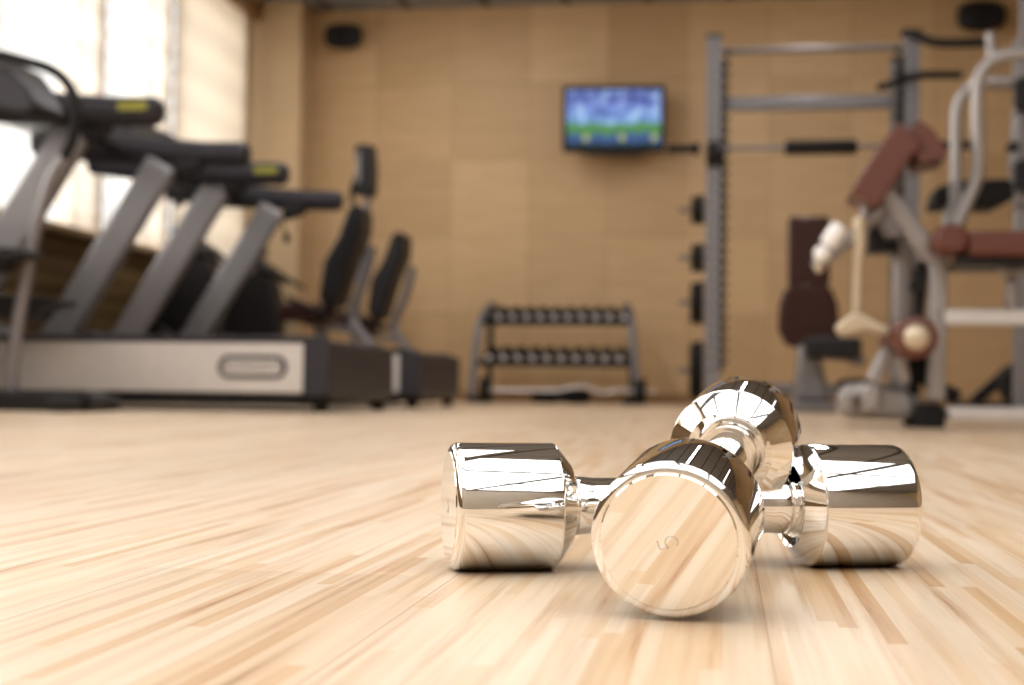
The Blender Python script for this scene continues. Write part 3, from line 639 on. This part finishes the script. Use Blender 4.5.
cb = ob('curl_bar', bm, lsilver); tag(cb, 'thin wavy silver curl bar lying on the floor under the rack', 'barbell')
for k, px in enumerate((483, 488)):
    c_ = g(px); plate('weight_plate', c_, (1, 0, 0), 0.088, 0.03, 'small black plate on the left end of the curl bar, %s' % ('outer one' if k == 0 else 'inner one'), 'plates on the curl bar')
for k, px in enumerate((637, 643)):
    c_ = g(px); plate('weight_plate', c_, (1, 0, 0), 0.088, 0.03, 'small black plate on the right end of the curl bar, %s' % ('inner one' if k == 0 else 'outer one'), 'plates on the curl bar')
c_ = P(641, 377, KY-0.3); 
t = thing('ankle_weight_roll', 'black rubber roll lying on the floor below the middle of the rack', 'roll', (P(562, 400, KY+0.05).x, KY-0.02, 0.05))
bm = B(); lathe(bm, [(-0.2, 0), (-0.2, 0.035), (-0.17, 0.05), (-0.05, 0.05), (-0.03, 0.036), (0.03, 0.036), (0.05, 0.05), (0.17, 0.05), (0.2, 0.035), (0.2, 0)], (0, 0, 0), (1, 0, 0), 20); ob('roll', bm, rubber, t)
bm = B(); tube(bm, [(-0.03, 0, 0.036), (0, 0, 0.075), (0.03, 0, 0.036)], 0.006, 8, 4); ob('strap', bm, black, t)

# ------------------------------------------------------------------ power rack
WY, WB = 8.05, 8.70
xl, xrr = P(713, 200, WY).x, P(911, 200, WY).x; zt = P(713, 39, WY).z
t = thing('power_rack', 'tall silver four-post power rack with perforated uprights and crossbars', 'power rack', ((xl+xrr)/2, WY, 0)); wc = (xl+xrr)/2; hw = (xrr-xl)/2; D_ = WB-WY
for sx in (-1, 1):
    for y in (0, D_):
        bm = B(); box(bm, (sx*hw-0.040, y-0.045, 0.02), (sx*hw+0.040, y+0.045, zt)); nf = len(bm.faces)
        for k in range(30):
            z = 0.22+k*0.062
            lathe(bm, [(0, 0.014), (0.0015, 0.014), (0.0015, 0)], (sx*hw-sx*0.0395, y, z), (-sx, 0, 0), 12)
            lathe(bm, [(0, 0.011), (0.0015, 0.011), (0.0015, 0)], (sx*hw, y-0.0445, z), (0, -1, 0), 10)
        bm.faces.ensure_lookup_table()
        for f in bm.faces[nf:]: f.material_index = 1
        po = ob('post', bm, silver, t); po.data.materials.append(black)
        bm = B(); box(bm, (sx*hw-0.045, y-0.05, zt), (sx*hw+0.045, y+0.05, zt+0.02)); ob('post_cap', bm, black, po, bevel=0.006)
    bm = B(); box(bm, (sx*hw-0.03, 0.046, zt-0.09), (sx*hw+0.03, D_-0.046, zt-0.03)); ob('side_rail', bm, dsilver, t, bevel=0.006)
    bm = B(); box(bm, (sx*hw-0.04, -0.15, 0), (sx*hw+0.04, D_+0.15, 0.07)); ob('floor_rail', bm, dsilver, t, bevel=0.01)
bm = B(); z = P(810, 49, WY).z; tube(bm, [(-hw+0.04, 0, z), (hw-0.04, 0, z)], 0.018, 16); ob('pull_up_bar', bm, dsilver, t)
z = P(805, 103, WB).z; bm = B(); box(bm, (-hw+0.04, D_-0.03, z-0.042), (hw-0.04, D_+0.03, z+0.042)); ob('crossbeam', bm, silver, t, bevel=0.01)
bm = B(); box(bm, (-hw+0.04, D_-0.03, 0.08), (hw-0.04, D_+0.03, 0.15)); ob('crossbeam', bm, silver, t, bevel=0.01)
bz = P(713, 152, WY).z
for sx in (-1, 1):
    bm = B(); x0, x1 = sx*(hw-0.041), sx*(hw-0.062); box(bm, (min(x0, x1), -0.03, 0.2), (max(x0, x1), 0.03, zt-0.12))
    for k in range(29):
        x2 = sx*(hw-0.088); z = 0.25+k*0.062; box(bm, (min(x1, x2), -0.03, z), (max(x1, x2), 0.03, z+0.026))
    ob('catch_rack', bm, black, t)
for sx in (-1, 1):
    bm = B(); box(bm, (sx*hw-0.039, -0.075, bz-0.09), (sx*hw+0.046, -0.0465, bz+0.05)); box(bm, (sx*hw-0.03, -0.17, bz-0.045), (sx*hw+0.03, -0.075, bz-0.021)); box(bm, (sx*hw-0.03, -0.17, bz-0.021), (sx*hw+0.03, -0.155, bz+0.03)); ob('bar_hook', bm, black, t, bevel=0.005)
# black swept bars on top right of the rack
kp = lambda px, py, Y: P(px, py, Y)-Vector((wc, WY, 0))
bm = B(); tube(bm, [kp(903, 33, WY-0.02), kp(915, 34, WY-0.06), kp(930, 41, WY-0.10), kp(948, 43, WY-0.12), kp(990, 42, WY-0.12)], 0.026, 14, 5); ob('side_handle', bm, rubber, t)
bm = B(); tube(bm, [kp(880, 87, WY-0.2), kp(892, 84, WY-0.1), kp(905, 78, WY-0.065), kp(925, 75, WY-0.065), kp(962, 75, WY-0.065)], 0.022, 14, 5); ob('side_handle', bm, rubber, t)
# pegs + plates at the left rear post
plates = []
for i, (py, r) in enumerate(((210, 0.092), (258, 0.092), (303, 0.135), (371, 0.185))):
    z = P(695, py, WB).z
    bm = B(); cyl(bm, (-hw-0.04, D_, z), (-hw-0.21, D_, z), 0.0155, 14, 0.003); ob('storage_peg', bm, dsilver, t)
    for k in range(2):
        x = xl-0.075-0.042*k
        plate('weight_plate', (x, WB, z), (1, 0, 0), r*(1 if k == 0 else 0.94), 0.038,
              'black weight plate on the rack\'s %s storage peg, %s' % (['top', 'second', 'third', 'bottom'][i], 'against the post' if k == 0 else 'outer one'), 'plates stored on the power rack')
# barbell
b0, b1 = P(667, 152, WY-0.12), P(972, 148, WY-0.12); by = WY-0.118
t = thing('barbell', 'long barbell with black foam sleeve resting high on the power rack hooks', 'barbell', (wc, by, bz)); X0, X1 = b0.x-wc, b1.x-wc
bm = B(); tube(bm, [(X0+0.2, 0, 0), (X1-0.2, 0, 0)], 0.0135, 16); ob('shaft', bm, dsilver, t)
for a_, e_ in ((X0, xl-wc-0.075), (X1, xrr-wc+0.075)):
    s = 1 if e_ > a_ else -1
    bm = B(); lathe(bm, [(0, 0), (0, 0.020), (0.004, 0.024), (abs(e_-a_)-0.035, 0.024), (abs(e_-a_)-0.035, 0.036), (abs(e_-a_), 0.036), (abs(e_-a_), 0)], (a_, 0, 0), (s, 0, 0), 20); ob('sleeve', bm, iron, t)
p0, p1 = P(785, 152, by).x-wc, P(857, 152, by).x-wc
bm = B(); lathe(bm, [(0, 0.014), (0, 0.036), (0.01, 0.04), (p1-p0-0.01, 0.04), (p1-p0, 0.036), (p1-p0, 0.014)], (p0, 0, 0), (1, 0, 0), 20); ob('foam_pad', bm, rubber, t)

# ------------------------------------------------------------------ seat machine with dark backrest (middle right)
MY = 7.2
m0 = P(811, 400, MY); t = thing('seated_weight_machine', 'seat with dark oxblood backrest and headrest on a grey pedestal', 'exercise machine', (m0.x, MY, 0)); o0 = Vector((-P(815, 400, MY).x, -MY, 0))
q = lambda px, py, dy=0: P(px, py, MY+dy)+o0
X_ = lambda px: q(px, 300).x
Z_ = lambda py: q(812, py).z
bm = B(); prism(bm, rrect(X_(792), Z_(286), X_(834), Z_(216), 0.02), 0.0, 0.07); ob('headrest', bm, dmaroon, t, bevel=0.018, seg=3)
bm = B(); prism(bm, [(X_(788), Z_(342)), (X_(792), Z_(347)), (X_(826), Z_(348)), (X_(840), Z_(346)), (X_(843), Z_(336)), (X_(842), Z_(305)), (X_(836), Z_(290)), (X_(828), Z_(284)), (X_(798), Z_(284)), (X_(788), Z_(290)), (X_(783), Z_(305)), (X_(782), Z_(330))], -0.03, 0.06); ob('backrest', bm, dmaroon, t, bevel=0.022, seg=3)
bm = B(); prism(bm, rrect(X_(806), Z_(360), X_(858), Z_(340), 0.02), -0.42, -0.04); ob('seat', bm, black, t, bevel=0.02, seg=3)
bm = B(); prism(bm, [(X_(797), 0.05), (X_(834), 0.05), (X_(826), Z_(368)), (X_(820), Z_(345)), (X_(802), Z_(345)), (X_(801), Z_(368))], -0.12, 0.12); ob('pedestal', bm, silver, t, bevel=0.02, seg=3)
bm = B(); prism(bm, rrect(X_(794), 0.0, X_(842), 0.05, 0.02), -0.35, 0.25); ob('base_plate', bm, dsilver, t, bevel=0.01)
bm = B(); obox(bm, q(808, 300, 0.1), q(812, 400, 0.16), 0.05, 0.05); ob('back_post', bm, dsilver, t, bevel=0.008)
bm = B(); obox(bm, q(835, 351, 0.0), q(868, 362, 0.0), 0.05, 0.06); ob('link_arm', bm, dsilver, t, bevel=0.01)
bm = B(); prism(bm, rrect(X_(846), 0.0, X_(880), Z_(378), 0.04), 0.1, 0.4); ob('weight_stack', bm, rubber, t, bevel=0.01)

# ------------------------------------------------------------------ pad machine at the right: near, big
NY = 4.15
n0 = P(930, 400, NY); t = thing('leg_press_bench', 'silver framed bench machine with maroon pads and curved tube handles', 'exercise machine', (n0.x, NY, 0)); o0 = Vector((-n0.x, -NY, 0))
q = lambda px, py, dy=0: P(px, py, NY+dy)+o0
X_ = lambda px: q(px, 300, -0.1).x
Z_ = lambda py: q(930, py, -0.06).z
# frame
xe = X_(1110)
bm = B(); prism(bm, rrect(X_(951), Z_(421), xe, Z_(406), 0.012), -0.03, 0.03); ob('floor_beam', bm, lsilver, t, bevel=0.008)
bm = B(); prism(bm, [(X_(918), 0.0), (X_(949), 0.0), (X_(949), 0.05), (X_(943), 0.07), (X_(924), 0.07), (X_(918), 0.05)], -0.05, 0.25); ob('cross_foot', bm, rubber, t, bevel=0.01)
bm = B(); box(bm, (xe-0.1, -0.28, 0), (xe, 0.28, 0.05)); ob('cross_foot', bm, rubber, t, bevel=0.01)
bm = B(); obox(bm, q(936, 402), q(938, 262), 0.05, 0.05); ob('front_post', bm, bsilver, t, bevel=0.01, seg=3)
bm = B(); obox(bm, q(941, 268, -0.0), q(882, 190, -0.0), 0.055, 0.05); ob('diagonal_strut', bm, bsilver, t, bevel=0.012, seg=3)
bm = B(); obox(bm, q(901, 380, 0.14), q(904, 228, 0.14), 0.055, 0.05); ob('rear_post', bm, bsilver, t, bevel=0.012, seg=3)
bm = B(); prism(bm, rrect(X_(944), Z_(324), xe, Z_(308), 0.01), -0.025, 0.025); ob('seat_beam', bm, lsilver, t, bevel=0.006)
bm = B(); obox(bm, q(1106, 318), q(1106, 408), 0.05, 0.05); ob('rear_post', bm, bsilver, t, bevel=0.01)
# low mechanism: cover, short legs
bm = B(); prism(bm, [(X_(846), 0.02), (X_(846), Z_(388)), (X_(858), Z_(384)), (X_(895), Z_(384)), (X_(918), Z_(392)), (X_(926), Z_(406)), (X_(926), 0.02)], 0.02, 0.26); ob('low_cover', bm, bsilver, t, bevel=0.03, seg=4)
bm = B(); obox(bm, q(888, 348, -0.02), q(872, 384, -0.03), 0.042, 0.04); obox(bm, q(872, 384, -0.03), q(869, 412, -0.03), 0.05, 0.04); ob('leg', bm, bsilver, t, bevel=0.012, seg=3)
bm = B(); obox(bm, q(898, 345, -0.02), q(905, 384, -0.02), 0.035, 0.035); ob('leg', bm, bsilver, t, bevel=0.01, seg=3)
bm = B(); tube(bm, [q(846, 398, 0.0), q(868, 388, 0.0)], 0.024, 12); box(bm, tuple(q(838, 412, 0)+Vector((0, -0.05, 0))), tuple(q(852, 392, 0)+Vector((0, 0.05, 0)))); ob('pivot_tube', bm, bsilver, t, bevel=0.01)
bm = B(); obox(bm, q(922, 262, 0.03), q(918, 320, 0.03), 0.03, 0.04); cyl(bm, q(917, 286, -0.02), q(917, 286, 0.06), 0.022, 16); cyl(bm, q(917, 274, -0.02), q(917, 274, 0.05), 0.016, 16); ob('height_adjuster', bm, iron, t)
bm = B(); tube(bm, [q(922, 345, 0.05), q(925, 378, 0.05), q(958, 398, 0.05)], 0.022, 12, 4); tube(bm, [q(913, 352, 0.05), q(914, 395, 0.05)], 0.018, 12); ob('cable_cover', bm, rubber, t)
# foot roller seen end on
c_ = q(917, 337, -0.2); bm = B(); cyl(bm, (c_.x, -0.20, c_.z), (c_.x, 0.22, c_.z), 0.058, 32, 0.012); rl = ob('foot_roller', bm, maroon, t)
bm = B(); lathe(bm, [(0, 0.036), (0.006, 0.035), (0.014, 0.027), (0.018, 0.012), (0.019, 0)], (c_.x, -0.20, c_.z), (0, -1, 0), 28); e_ = ob('end_cap', bm, reflm, rl); e_['label'] = 'pale metallic end cap'
# arm crossing to upper left: metal, its grips painted white for the glints
bm = B(); tube(bm, [q(898, 196, 0.02), q(878, 214, -0.02), q(852, 238, -0.03), q(815, 268, -0.03)], 0.018, 16, 3); ar = ob('lever_arm', bm, bsilver, t)
dv = (q(852, 238, 0)-q(815, 268, 0)).normalized(); 
bm = B(); pa_, pb_ = q(827, 246, -0.07), q(841, 225, -0.07); cyl(bm, pa_, pb_, 0.026, 24, 0.010); ob('grip_roller', bm, glintm, ar)
bm = B(); pc = q(822, 254, -0.07); lathe(bm, [(-0.024, 0), (-0.022, 0.013), (-0.013, 0.022), (0, 0.0255), (0.013, 0.022), (0.022, 0.013), (0.024, 0)], pc, (1, 0, 0), 24); ob('grip_knob', bm, glintm, ar)
bm = B(); lathe(bm, [(-0.014, 0), (-0.010, 0.010), (0, 0.014), (0.010, 0.010), (0.014, 0)], q(819, 268, -0.05), (1, 0, 0), 16); ob('tip', bm, reflm, ar)
# hanging polished rod with wedge foot, room reflection put into its pale colour
bm = B(); tube(bm, [q(860, 218, -0.06), q(860, 246, -0.06), q(858, 262, -0.06), q(857, 322, -0.06)], [0.020, 0.020, 0.0135, 0.0125], 16); rd = ob('pull_rod', bm, reflm, t)
bm = B(); prism(bm, [(X_(838), Z_(333)), (X_(836), Z_(327)), (X_(852), Z_(314)), (X_(862), Z_(314)), (X_(884), Z_(326)), (X_(892), Z_(330)), (X_(888), Z_(336)), (X_(866), Z_(330)), (X_(846), Z_(337))], -0.10, -0.02); ob('rod_foot', bm, reflm, rd, bevel=0.010, seg=3)
bm = B(); tube(bm, [q(862, 222, -0.02), q(866, 210, -0.02), q(860, 196, -0.02)], 0.016, 12, 4); ob('link', bm, bsilver, t)
c0, c1 = q(868, 252, 0.05), q(898, 224, 0.05); bm = B(); prism(bm, rrect(c0.x, c0.z, c1.x, c1.z, 0.012), 0.05, 0.16); ob('counter_block', bm, black, t, bevel=0.008)
bm = B(); prism(bm, [(X_(886), Z_(160)), (X_(908), Z_(160)), (X_(902), Z_(200)), (X_(908), Z_(236)), (X_(890), Z_(236)), (X_(874), Z_(206)), (X_(866), Z_(208))], -0.02, 0.05); ob('pad_bracket', bm, dsilver, t, bevel=0.012)
# bent maroon pad
ctr = [q(856, 208), q(878, 172), q(900, 142), q(909, 138), q(922, 150), q(930, 166)]
def padpath(bm, pts, half, y0, y1, n=4):
    pts = smoothpath(pts, n); L_, R_ = [], []
    for i, p in enumerate(pts):
        d = (pts[min(i+1, len(pts)-1)]-pts[max(i-1, 0)]).normalized(); nn = Vector((-d.z, 0, d.x)); L_.append(p+nn*half); R_.append(p-nn*half)
    k = len(pts)
    A_ = [[bm.verts.new((v.x, y, v.z)) for v in side] for side in (L_, R_) for y in (y0, y1)]
    l0, l1, r0, r1 = A_
    for i in range(k-1):
        bm.faces.new((l0[i], l0[i+1], l1[i+1], l1[i])); bm.faces.new((r0[i+1], r0[i], r1[i], r1[i+1]))
        bm.faces.new((l0[i+1], l0[i], r0[i], r0[i+1])); bm.faces.new((l1[i], l1[i+1], r1[i+1], r1[i]))
    bm.faces.new((l0[0], l1[0], r1[0], r0[0])); bm.faces.new((l0[-1], r0[-1], r1[-1], l1[-1]))
bm = B(); padpath(bm, [q(860, 206), q(876, 180), q(893, 155), q(905, 143)], 0.044, -0.16, 0.10); ob('bent_pad', bm, maroon, t, bevel=0.018, seg=3)
bm = B(); padpath(bm, [q(904, 139), q(916, 148), q(925, 162), q(927, 168)], 0.038, -0.14, 0.08); ob('bent_pad', bm, maroon, t, bevel=0.018, seg=3)
# seat pads
bm = B(); prism(bm, rrect(X_(931), Z_(256), X_(966), Z_(228), 0.035, 6), -0.16, 0.14); ob('roll_pad', bm, maroon, t, bevel=0.014, seg=3)
bm = B(); prism(bm, rrect(X_(966), Z_(259), xe, Z_(234), 0.015), -0.15, 0.17); ob('seat_pad', bm, dmaroon if False else maroon, t, bevel=0.014, seg=3)
bm = B(); prism(bm, rrect(X_(958), Z_(267), xe, Z_(259), 0.004), -0.12, 0.14); ob('pad_board', bm, black, t)
bm = B(); prism(bm, [(X_(1003), Z_(266)), (X_(1036), Z_(266)), (X_(1024), Z_(276)), (X_(1012), Z_(276))], -0.03, 0.03); box(bm, (X_(1012), -0.02, Z_(308)), (X_(1024), 0.02, Z_(276))); ob('pad_support', bm, bsilver, t, bevel=0.01)
# curved tube handles
bm = B(); tube(bm, [q(1060, 56), q(1030, 54), q(1004, 56), q(988, 64), q(979, 78), q(977, 95), q(977, 120), q(978, 145), q(978, 168), q(975, 184), q(967, 203), q(957, 226)], 0.0185, 18, 5); ob('curved_handle', bm, bsilver, t)
bm = B(); tube(bm, [q(1010, 82, 0.3), q(992, 82, 0.3), q(974, 86, 0.3), q(962, 96, 0.3), q(957, 110, 0.3), q(956, 128, 0.3), q(956, 150, 0.3), q(956, 170, 0.3), q(956, 186, 0.3)], 0.0185, 18, 5); ob('curved_handle', bm, bsilver, t)
bm = B(); tube(bm, [q(994, 62, 0.0), q(991, 48, 0.02), q(990, 34, 0.03)], 0.014, 14); ob('end_stub', bm, bsilver, t)
bm = B(); obox(bm, q(955, 186, 0.3), q(957, 226, 0.1), 0.03, 0.03); ob('tube_bracket', bm, bsilver, t)
ap = [q(px, py, 0.33) for px, py in ((932, 207), (936, 187), (960, 180), (1012, 178), (1016, 197), (996, 207), (958, 204))]
bm = B(); prism(bm, [(v.x, v.z) for v in ap], 0.33, 0.5); ob('arm_pad', bm, rubber, t, bevel=0.012)
bm = B(); obox(bm, q(953, 204, 0.41), q(950, 232, 0.2), 0.05, 0.04); ob('pad_support', bm, bsilver, t, bevel=0.006)

# ------------------------------------------------------------------ tall column machine at the right edge
OY = 5.6
n0 = P(1030, 400, OY); t = thing('cable_column', 'tall grey cable column with black pulleys at the right edge', 'exercise machine', (n0.x, OY, 0)); o0 = Vector((-n0.x, -OY, 0))
q = lambda px, py, dy=0: P(px, py, OY+dy)+o0
zc = q(1025, -30).z
bm = B(); box(bm, (q(1020, 0).x, -0.03, q(0, 120).z), (q(1034, 0).x, 0.03, zc)); ob('upper_post', bm, dsilver, t, bevel=0.006)
bm = B(); obox(bm, q(1020, 112), q(1015, 176), 0.05, 0.05); obox(bm, q(1015, 176), q(1020, 206), 0.05, 0.05); ob('bent_link', bm, silver, t, bevel=0.012)
bm = B(); box(bm, (q(1017, 0).x, 0.031, 0.03), (q(1032, 0).x, 0.09, q(0, 60).z)); ob('lower_post', bm, silver, t, bevel=0.008)
bm = B(); prism(bm, rrect(q(1012, 0).x, q(0, 130).z, q(1030, 0).x, q(0, 100).z, 0.02), -0.07, -0.031); ob('pulley_housing', bm, black, t, bevel=0.006)
bm = B(); c_ = q(1012, 148, 0); cyl(bm, (c_.x, -0.03, c_.z), (c_.x, 0.01, c_.z), 0.022, 16); ob('knob', bm, black, t)
bm = B(); prism(bm, rrect(q(1011, 0).x, q(0, 200).z, q(1034, 0).x, q(0, 174).z, 0.02), -0.08, 0.028); ob('arm_clamp', bm, black, t, bevel=0.006)
bm = B(); tube(bm, [q(986, 85, 0.05), q(1018, 84, 0.05)], 0.02, 12); ob('cross_tube', bm, dsilver, t)
bm = B(); box(bm, (q(1005, 0).x, -0.2, 0.0), (q(1050, 0).x, 0.3, 0.05)); ob('base_plate', bm, dsilver, t, bevel=0.008)
# black folded frame on the floor in front of the back wall, low right
UY = 6.5
n0 = P(1000, 400, UY); t = thing('black_bench', 'low black bench frame with diagonal strut behind the silver floor beam', 'bench', (n0.x, UY, 0)); o0 = Vector((-n0.x, -UY, 0))
q = lambda px, py, dy=0: P(px, py, UY+dy)+o0
bm = B(); obox(bm, q(974, 402), q(1004, 376), 0.05, 0.05); obox(bm, q(1004, 376), q(1040, 358), 0.05, 0.05); ob('strut', bm, rubber, t, bevel=0.008)
bm = B(); prism(bm, rrect(q(955, 0).x, 0.0, q(1045, 0).x, 0.06, 0.02), -0.08, 0.08); ob('base', bm, rubber, t, bevel=0.01)
bm = B(); prism(bm, rrect(q(1002, 0).x, q(0, 374).z, q(1048, 0).x, q(0, 358).z, 0.03, 4), -0.12, 0.12); ob('pad', bm, rubber, t, bevel=0.015, seg=3)
bm = B(); lathe(bm, [(-0.05, 0), (-0.05, 0.09), (-0.03, 0.1), (0.03, 0.1), (0.05, 0.09), (0.05, 0)], q(1022, 384, -0.12), (0, 1, 0), 24); ob('wheel', bm, iron, t)
